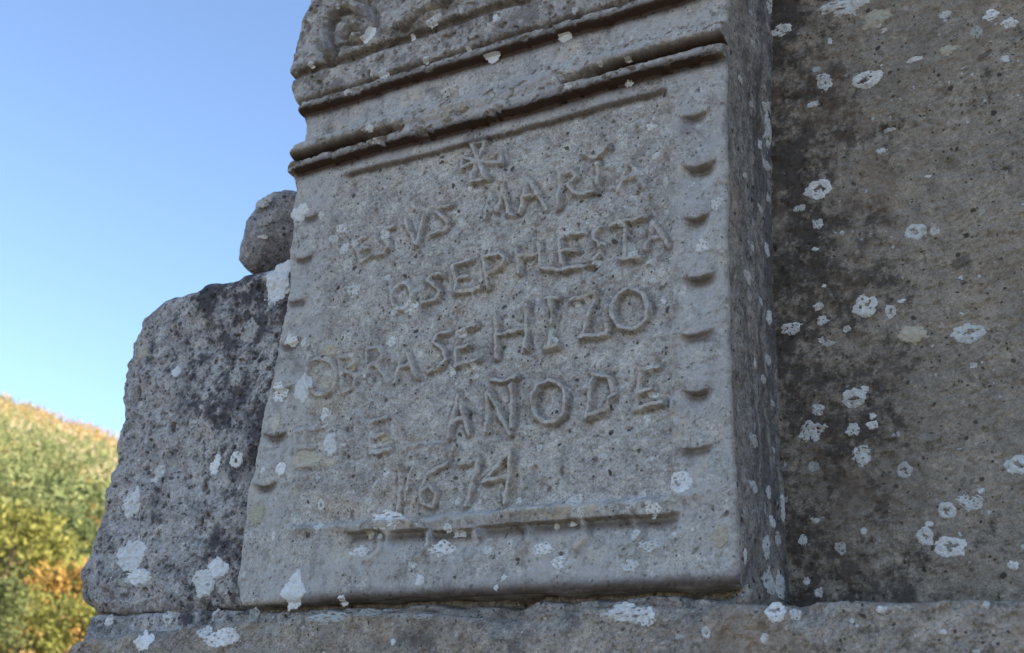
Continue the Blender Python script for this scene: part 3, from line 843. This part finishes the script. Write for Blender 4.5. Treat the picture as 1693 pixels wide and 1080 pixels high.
# ------------------------------------------------------------------ lichens
L_SLAB = [(496,351,14,12,'w'),(531,356,5,6),(568,378,7,8),(550,395,6,8),(571,412,7,9),(585,403,5,6),(576,441,7,11),(618,435,4,6),(635,388,6,8),(642,459,4,5),(585,478,11,10),(678,506,11,12),(654,515,7,6),(624,237,6,5),(811,344,4,6),(777,313,4,3),(827,296,3,4),
 (611,59,11,11,'w'),(638,126,7,7),(614,120,4,4),(704,98,5,6),(581,158,5,5),(524,115,4,4),(722,44,8,8),(685,64,4,5),(638,89,6,8,'g'),(777,84,4,4),(818,93,11,12,'w'),(513,179,4,4,'g'),(621,219,6,5),(533,231,8,5,'g'),(753,187,7,6,'g'),(567,19,3,3),
 (819,30,5,5),(934,61,9,7,'w'),(956,24,4,5),(916,131,3,4),(940,143,5,5),(1041,139,6,4),(1036,94,4,3),(991,104,4,3),(1077,209,7,6),(1082,196,3,3),(1005,274,4,3),(1052,284,10,8),(1025,282,4,5),(1101,301,5,7),(1144,305,6,6),(1114,147,5,6,'g'),
 (1184,336,8,10),(1161,408,9,10),(1044,410,5,7),(1047,421,7,6),(988,435,7,6),(1027,371,4,4),(994,401,3,3),(1071,255,3,5),(1084,258,5,5),(1081,465,4,4),(1097,498,4,4),(950,500,5,4),(968,495,4,4),(975,498,3,6),
 (648,565,9,8),(503,640,14,20,'w'),(481,562,9,9),(503,567,6,6),(464,651,11,12),(538,685,6,8),(545,734,10,17,'w'),(465,775,7,9,'w'),(435,777,4,5),(749,615,5,7),(788,623,4,5),(779,603,4,4),(767,553,6,5),(619,738,4,3),(569,736,3,3),(641,783,5,6),(777,781,5,7),(514,602,5,5,'g'),(564,618,3,4),(603,622,3,3),
 (866,717,5,4),(892,741,4,6),(995,754,5,4),(1071,695,6,8),(1080,653,7,5),(1074,607,6,6),(1046,615,3,4),(1069,715,6,6,'q'),(1125,797,15,16,'r'),(915,560,3,4),(1069,732,3,4),(1187,765,16,20,'q'),
 (638,858,25,13),(613,883,7,7,'c'),(628,887,3,4),(595,913,15,8),(733,909,17,11),(762,881,10,7),(740,873,6,6),(694,959,6,8,'w'),(484,975,17,24,'w'),(530,834,6,8,'r'),(528,870,6,6),(611,826,4,4),(758,830,4,6),(567,994,6,6),(705,898,4,6),(682,935,6,4),(808,911,9,7),(404,950,4,4),(453,886,4,6),(500,872,7,5,'g'),
 (950,831,11,12),(961,847,6,7),(911,844,8,6,'g'),(995,842,5,8),(1044,833,8,9),(1062,821,6,9),(1079,843,11,10),(948,868,5,4),(921,872,4,5,'c'),(924,930,10,9),(897,909,14,9),(990,897,8,9,'g'),(1038,909,14,14,'g'),(1041,935,11,10),(1074,902,14,9),(1114,884,5,5),(1051,884,6,7),(1146,876,3,3),(916,819,3,3),(859,828,4,4),(833,955,4,5),(820,972,4,4),
 (510,760,20,12,'c'),(545,765,10,7,'c'),(583,600,8,9,'c'),(548,580,12,8,'c'),(1190,890,10,16,'c'),(455,700,7,13,'c'),(633,722,9,6,'c'),(425,850,12,14,'c')]
for i, q in enumerate(L_SLAB):
    lichen(slab, t_slab, q[0], q[1], q[2], q[3], q[4] if len(q) > 4 else 's', i)
L_SIDE = [(1235,73,4,8),(1262,13,5,15),(1268,178,5,10),(1272,217,6,30),(1240,174,3,5),(1262,179,4,8),(1221,132,3,6),(1259,147,3,5),(1266,274,4,9),(1272,328,4,8),(1270,273,4,5),(1240,458,6,11),(1270,413,3,13),(1276,525,4,12),(1277,595,4,9),(1267,627,3,7),(1281,667,3,5),(1261,498,2,7),(1257,345,5,6),
 (1250,728,6,11),(1294,838,5,20),(1268,903,6,18),(1285,890,5,12),(1276,863,4,10),(1274,965,12,26),(1290,970,6,22),(1249,805,6,9),(1272,813,3,11),(1232,921,3,12),(1284,744,3,5),(1252,600,2,8),(1246,410,2,6),(1232,290,2,5),(1258,240,3,8)]
for i, q in enumerate(L_SIDE): lichen_side(slab, t_slab, *q, i)
L_LEDGE = [(1283,1013,13,13,'r'),(1035,1014,28,13),(1068,1018,12,13),(1265,1055,5,6),(1168,1046,6,8,'r'),(1123,1053,5,3),(1316,1016,6,7),(650,1061,4,4),(539,1022,28,8,'g'),(607,1014,18,6,'g'),(420,1021,8,12,'g'),(377,1050,18,11),(237,1060,13,12,'w'),(289,1040,9,7,'g'),(339,1045,9,8),(366,1056,22,12),(1458,1008,6,5),(1409,1027,4,3),(1631,1000,4,5),(700,1020,14,5,'g'),(1560,1045,4,3)]
for i, q in enumerate(L_LEDGE): lichen(ledge, t_ledge, q[0], q[1], q[2], q[3], q[4] if len(q) > 4 else 's', 300 + i)
L_WING = [(292,614,7,8,'w'),(390,624,10,14,'g'),(236,582,7,10,'c'),(458,470,20,32,'w'),(346,635,4,5,'g'),(337,535,3,3),(338,655,6,6,'g'),(446,501,3,5),(217,831,13,19,'w'),(222,915,24,20,'w'),(226,954,19,10,'w'),(338,965,18,18,'w'),(360,940,15,13,'w'),(255,905,7,8,'g'),(205,962,9,6,'g'),(356,767,9,13,'w'),(391,760,13,11,'r'),(262,784,9,12,'s'),(288,773,5,6,'g'),(415,545,10,14,'g'),(320,905,6,8,'g')]
for i, q in enumerate(L_WING): lichen(wing, t_wing, q[0], q[1], q[2], q[3], q[4], 400 + i) if len(q) > 4 else lichen(wing, t_wing, *q, 's', 400 + i)
for i, q in enumerate([(282,1015,9,15,'s'),(179,1026,5,8,'s'),(357,1012,4,5,'s')]): lichen(fill, t_fill, *q, 450 + i)
bh = BallHit()
for i, q in enumerate([(464,349,12,11,'g'),(434,392,6,3,'s'),(436,367,9,6,'g')]): lichen(bh, t_ball, *q, 470 + i)
L_BLOCK = [(1400,10,30,13),(1293,52,12,9),(1363,137,11,12),(1433,130,19,13,'r'),(1350,116,5,5,'g'),(1353,313,17,14,'r'),(1323,345,8,5),(1470,215,7,4),(1458,250,6,4),(1513,98,10,4),(1562,25,7,6),(1640,25,10,8),(1670,38,8,8),(1662,98,5,5),(1613,52,7,9,'g'),(1452,43,4,3),(1462,51,4,3),(1372,68,3,5),(1535,292,4,2),(1623,352,4,4,'g'),(1343,173,8,4),
 (1353,371,7,7),(1515,383,13,12,'r'),(1545,383,6,6),(1392,385,3,4),(1432,507,15,16,'r'),(1472,515,7,9,'r'),(1352,507,6,5),(1360,531,7,7),(1401,545,5,4),(1308,543,12,9),(1602,551,19,13,'r'),(1370,568,8,4),(1358,563,4,4),(1412,658,16,13,'r'),(1430,645,5,6),(1353,677,8,7),(1443,688,4,4),(1363,473,3,3),(1490,498,5,3),(1610,605,5,4),(1348,412,4,3),
 (1344,713,16,13),(1409,710,8,9),(1442,703,7,6),(1425,755,12,12),(1346,772,7,7,'g'),(1496,778,10,11,'q'),(1682,769,14,13,'r'),(1602,832,14,10),(1566,845,11,11,'r'),(1530,887,10,13,'r'),(1572,905,19,14,'r'),(1536,867,5,4),(1348,861,6,4),(1428,878,4,4),(1389,907,7,8,'g'),(1676,935,6,6),(1334,961,4,5),(1354,980,5,6),(1622,811,4,4),(1328,894,5,8),
 (1450,30,18,14,'c'),(1568,82,10,8,'c'),(1508,552,16,12,'c')]
for i, q in enumerate(L_BLOCK): lichen(block, t_block, q[0], q[1], q[2], q[3], q[4] if len(q) > 4 else 's', 500 + i)

# ------------------------------------------------------------------ trees on the hillside
def leaf_mat(name, ca, cb):
    g = G(name)
    oi = g.n.new('ShaderNodeObjectInfo').outputs['Random']
    c = g.mix(oi, ca, cb)
    c = g.mix(g.step(g.noise(1.3, 4, .6), .35, .65, 0, .45), c, tuple(v * .55 for v in ca))
    g.done(c, .8, None, .15)
    tr = g.n.new('ShaderNodeBsdfTranslucent'); g._in(tr.inputs[0], c)
    mx = g.n.new('ShaderNodeMixShader'); mx.inputs[0].default_value = .42
    out = [n for n in g.n if n.type == 'OUTPUT_MATERIAL'][0]
    g.l.new(g.b.outputs[0], mx.inputs[1]); g.l.new(tr.outputs[0], mx.inputs[2]); g.l.new(mx.outputs[0], out.inputs[0])
    return g.m
M_pine = leaf_mat('pine_foliage', (.135, .175, .075), (.21, .23, .10))
M_autumn = leaf_mat('autumn_foliage', (.33, .185, .06), (.38, .25, .08))
M_bright = leaf_mat('yellow_green_foliage', (.23, .245, .075), (.29, .28, .085))
gb = G('bark'); M_bark = gb.done(gb.mix(gb.noise(14, 5), (.09, .065, .045), (.15, .115, .085)), .95)

def crown_mesh(name, H, W, n, size, conic, seed):
    rg = np.random.RandomState(seed)
    # limbs carry clumps; each clump is a spray of small leaf faces
    nc = 46
    zz = rg.rand(nc) ** .8 * .86 + .14
    prof = (1 - zz) ** conic * (.35 + .65 * np.minimum(1, zz * 4)) if conic > .6 else np.sqrt(np.clip(1 - (2 * zz - 1.05) ** 2, .02, 1))
    an = rg.rand(nc) * 2 * np.pi; rr = prof * W * (.55 + .5 * rg.rand(nc))
    cc = np.stack([rr * np.cos(an), rr * np.sin(an), zz * H], -1)
    cs = (.10 + .10 * rg.rand(nc)) * H * .9
    k = rg.randint(0, nc, n)
    p = cc[k] + rg.normal(0, .5, (n, 3)) * cs[k][:, None] * np.array([1, 1, .6])
    p[:, 2] = np.clip(p[:, 2], .08 * H, H * 1.03)
    a = rg.normal(size=(n, 3)); a /= np.linalg.norm(a, axis=1)[:, None]
    b = np.cross(a, rg.normal(size=(n, 3))); b /= np.linalg.norm(b, axis=1)[:, None]
    s = size * (.6 + .8 * rg.rand(n))[:, None]
    co = np.stack([p - a * s, p - b * s * .55, p + a * s, p + b * s * .55], 1).reshape(-1, 3)
    return co, np.arange(n * 4).reshape(n, 4), cc

def trunk_np(H, r0, cc, seed):
    rg = np.random.RandomState(seed); co = []; qs = []
    def tube(a, b, ra, rb, n=6):
        a, b = np.array(a, float), np.array(b, float); d = b - a; d /= np.linalg.norm(d)
        u = np.cross(d, [.3, .9, .2]); u /= np.linalg.norm(u); v = np.cross(d, u); base = len(co)
        for q, r in ((a, ra), (b, rb)):
            for j in range(n):
                t = 2 * math.pi * j / n; co.append(q + r * (math.cos(t) * u + math.sin(t) * v))
        for j in range(n): qs.append((base + j, base + (j + 1) % n, base + n + (j + 1) % n, base + n + j))
    pts = [np.array([rg.normal(0, .04) * i, rg.normal(0, .04) * i, H * .9 * i / 4]) for i in range(5)]
    pts[0][2] = -.6
    for i in range(4): tube(pts[i], pts[i + 1], r0 * (1 - i * .22), r0 * (1 - (i + 1) * .22))
    for c in cc[::3]:
        z = max(.2 * H, c[2] - .12 * H); k = np.array([0, 0, min(z, H * .85)])
        tube(k, c, r0 * .3, r0 * .08, 4)
    return np.array(co), np.array(qs)

PROTO = []
def proto(H, W, n, size, conic, mat, seed, name):
    co, q, cc = crown_mesh(name, H, W, n, size, conic, seed)
    t = thing(name, 'x', 'tree', (0, 0, 0))
    cr = mesh_np('crown', co, q, mat, t)
    tc, tq = trunk_np(H, .035 * H ** .8, cc, seed)
    tk = mesh_np('trunk', tc, tq, M_bark, t)
    for c in (cr, tk): c.matrix_parent_inverse = Matrix.Identity(4)
    return [t, cr, tk, False]
def plant(pr, loc, rz, s, label, group=None, cat='tree'):
    if not pr[3]:
        pr[3] = True; t, ch = pr[0], None
    else:
        t = pr[0].copy(); col.objects.link(t)
        for c in pr[1:3]:
            k = c.copy(); col.objects.link(k); k.parent = t
    t.location = loc; t.rotation_euler = (0, 0, rz); t.scale = (s, s, s * random.uniform(.92, 1.1))
    t['label'] = label; t['category'] = cat
    if group: t['group'] = group
    elif 'group' in t: del t['group']
    return t
pines = [proto(7, 2.3, 2600, .19, .75, M_pine, 11, 'pine_tree'), proto(6.4, 2.5, 2600, .19, .3, M_pine, 12, 'pine_tree'), proto(7.6, 2.2, 2600, .19, .8, M_pine, 13, 'pine_tree')]
fars = [proto(6.4, 2.6, 950, .32, .3, M_pine, 15, 'pine_tree'), proto(7, 2.5, 950, .32, .7, M_pine, 16, 'pine_tree'), proto(5.6, 2.6, 950, .30, .3, M_bright, 17, 'broadleaf_tree')]
auts = [proto(4.4, 2.0, 1500, .15, .3, M_autumn, 18, 'autumn_tree'), proto(3.8, 2.2, 800, .25, .3, M_autumn, 19, 'autumn_tree')]
brights = [proto(5.2, 2.1, 2600, .14, .3, M_bright, 20, 'broadleaf_tree')]

def at_px(px, py):          # where the sight line through a photo point meets the hillside
    r = ray(px, py); hr = math.hypot(r[0], r[1])
    for d in np.geomspace(20, 690, 900):
        k = d / hr; q = CAM + k * r
        if ground_h(q[0], q[1]) > q[2]: return q
    return None
def foot(d, px):
    r = ray(px, 900); hr = math.hypot(r[0], r[1]); q = CAM + r * d / hr
    return (q[0], q[1], float(ground_h(q[0], q[1])) - .1)
near = [  # (distance, photo column, prototype, scale, label)
 (62, 18, brights[0], 1.45, 'tall yellow-green tree at the left edge of the photo, nearest on the hillside'),
 (66, -38, pines[0], 1.1, 'pine cut by the left edge, beside the tall yellow-green tree'),
 (90, 105, pines[1], 1.25, 'big round-crowned dark green pine above the orange autumn bush'),
 (48, 118, auts[0], .95, 'orange autumn bush low on the slope beside the pitted side stone'),
 (44, 65, brights[0], .62, 'small yellow-green sapling left of the orange autumn bush'),
 (41, 28, pines[2], .45, 'small dark young pine at the foot of the slope, lower left'),
 (43, 158, brights[0], .55, 'yellow-green shrub half hidden by the pitted side stone, below the orange bush'),
 (92, 168, pines[2], .95, 'pine touching the edge of the pitted side stone'),
 (84, 50, pines[2], 1.0, 'slender pine behind the tall yellow-green tree'),
 (70, 215, pines[0], 1.0, 'pine standing behind the pitted side stone'),
]
for d, px, pr, s, lb in near:
    plant(pr, foot(d, px), random.uniform(0, 6.28), s, lb)
for k, (x, y, s_) in enumerate([(7.0, 2.2, 1.1), (7.6, .1, 1.15), (9.2, -2.2, 1.25)]):  # unseen pines, added to shade the front ground and cut its bounced light
    plant(pines[k % 3], (x, y, GZ), k * 1.3, s_, 'unseen tall pine added right of the masonry to shade the ground before it', 'unseen pines added for shade')
rg = np.random.RandomState(5)
spots = []
tries = 0
while len(spots) < 270 and tries < 30000:
    tries += 1
    d = math.exp(rg.uniform(math.log(85), math.log(520))); px = rg.uniform(-90, 270)
    a = math.radians(0); q = foot(d, px)
    if all((q[0] - s[0]) ** 2 + (q[1] - s[1]) ** 2 > (3.4 + d / 110) ** 2 for s in spots):
        spots.append((q[0], q[1], q[2], d))
for i, (x, y, z, d) in enumerate(spots):
    v = rg.rand()
    if d > 430 and v < .3 or v < .05:
        plant(auts[1], (x, y, z), rg.rand() * 6.28, rg.uniform(.8, 1.35), 'small rust-brown tree scattered among the green pines of the hillside', 'rust-brown trees on the hillside')
    elif v > .88:
        plant(fars[2], (x, y, z), rg.rand() * 6.28, rg.uniform(.75, 1.15), 'yellowish rounded tree among the pines of the sunlit hillside', 'yellowish trees in the hillside wood')
    else:
        plant(fars[int(v * 7) % 2], (x, y, z), rg.rand() * 6.28, rg.uniform(.7, 1.2), 'green pine in the dense sunlit wood on the far hillside', 'pines of the hillside wood')

# low scrub between the trees, too dense to count
n = 5200
dd = np.exp(rg.uniform(math.log(36), math.log(900), n)); pxs = rg.uniform(-160, 360, n)
co = []
for d, px in zip(dd, pxs):
    q = np.array(foot(d, px)); s = rg.uniform(.3, .9) * (.6 + d / 260)
    for _ in range(4):
        c = q + rg.normal(0, .5, 3) * s + np.array([0, 0, .5 * s]); a = rg.normal(size=3); a /= np.linalg.norm(a); b = np.cross(a, rg.normal(size=3)); b /= np.linalg.norm(b)
        co += [c - a * s * .5, c - b * s * .4, c + a * s * .5, c + b * s * .4]
co = np.array(co)
def scrub_mat():
    g = G('hill_scrub')
    c = g.mix(g.step(g.noise(.06, 5, .6), .42, .58), (.17, .16, .06), (.32, .20, .085))
    c = g.mix(g.step(g.noise(.7, 3, .6), .45, .6, 0, .7), c, (.19, .17, .05))
    return g.done(c, .85, None, .1)
sb = mesh_np('hillside_scrub', co, np.arange(len(co)).reshape(-1, 4), scrub_mat())
sb['kind'] = 'stuff'; sb['label'] = 'low rust and green scrub covering the hillside between the trees'; sb['category'] = 'scrub'

# the far wood near the crest, where crowns run together into one mass
rf = np.random.RandomState(9)
nt_ = 6000; nq = 22
d = np.sqrt(rf.uniform(430 ** 2, 1595 ** 2, nt_)); d = np.where(rf.rand(nt_) < .35, np.exp(rf.uniform(math.log(430), math.log(1000), nt_)), d)
px = rf.uniform(-110, 330, nt_)
base = np.array([foot(a, b) for a, b in zip(d, px)])
keep = (fbm(base[:, 0], base[:, 1], 70, 3, 14) + .5 * rf.normal(size=nt_)) > -.25
base, d, px = base[keep], d[keep], px[keep]; nt_ = len(base)
Hh = rf.uniform(4.0, 11, nt_) * (.8 + .3 * (d > 900))
pp = base[:, None, :] + rf.normal(0, 1, (nt_, nq, 3)) * np.array([1.5, 1.5, 0]) + np.stack([np.zeros((nt_, nq)), np.zeros((nt_, nq)), rf.uniform(.15, 1, (nt_, nq)) * Hh[:, None]], -1)
pp[..., :2] = base[:, None, :2] + (pp[..., :2] - base[:, None, :2]) * (1.25 - (pp[..., 2:] - base[:, None, 2:]) / Hh[:, None, None])
pp = pp.reshape(-1, 3); n = len(pp)
a_ = rf.normal(size=(n, 3)); a_ /= np.linalg.norm(a_, axis=1)[:, None]
b_ = np.cross(a_, rf.normal(size=(n, 3))); b_ /= np.linalg.norm(b_, axis=1)[:, None]
sz = rf.uniform(.5, 1.15, n)[:, None]
co = np.stack([pp - a_ * sz, pp - b_ * sz * .7, pp + a_ * sz, pp + b_ * sz * .7], 1).reshape(-1, 3)
pt = fbm(base[:, 0], base[:, 1], 160, 3, 15)
tone = np.clip(np.repeat(rf.rand(nt_) * .8 + .35 * pt, nq * 4) * .7 + np.repeat(sst(900, 1550, d), nq * 4) * .55, 0, 1)
def wood_mat():
    g = G('far_wood')
    t = g.attr('tone')
    c = g.mix(g.step(t, .0, .45), (.10, .135, .06), (.19, .215, .10))
    c = g.mix(g.step(t, .6, .95), c, (.36, .25, .13))
    return g.done(c, .85, None, .1)
fw = mesh_np('far_wood', co, np.arange(len(co)).reshape(-1, 4), wood_mat(), attrs={'tone': tone})
fw['kind'] = 'stuff'; fw['label'] = 'far green and rust wood running up to the skyline of the hill'; fw['category'] = 'wood'
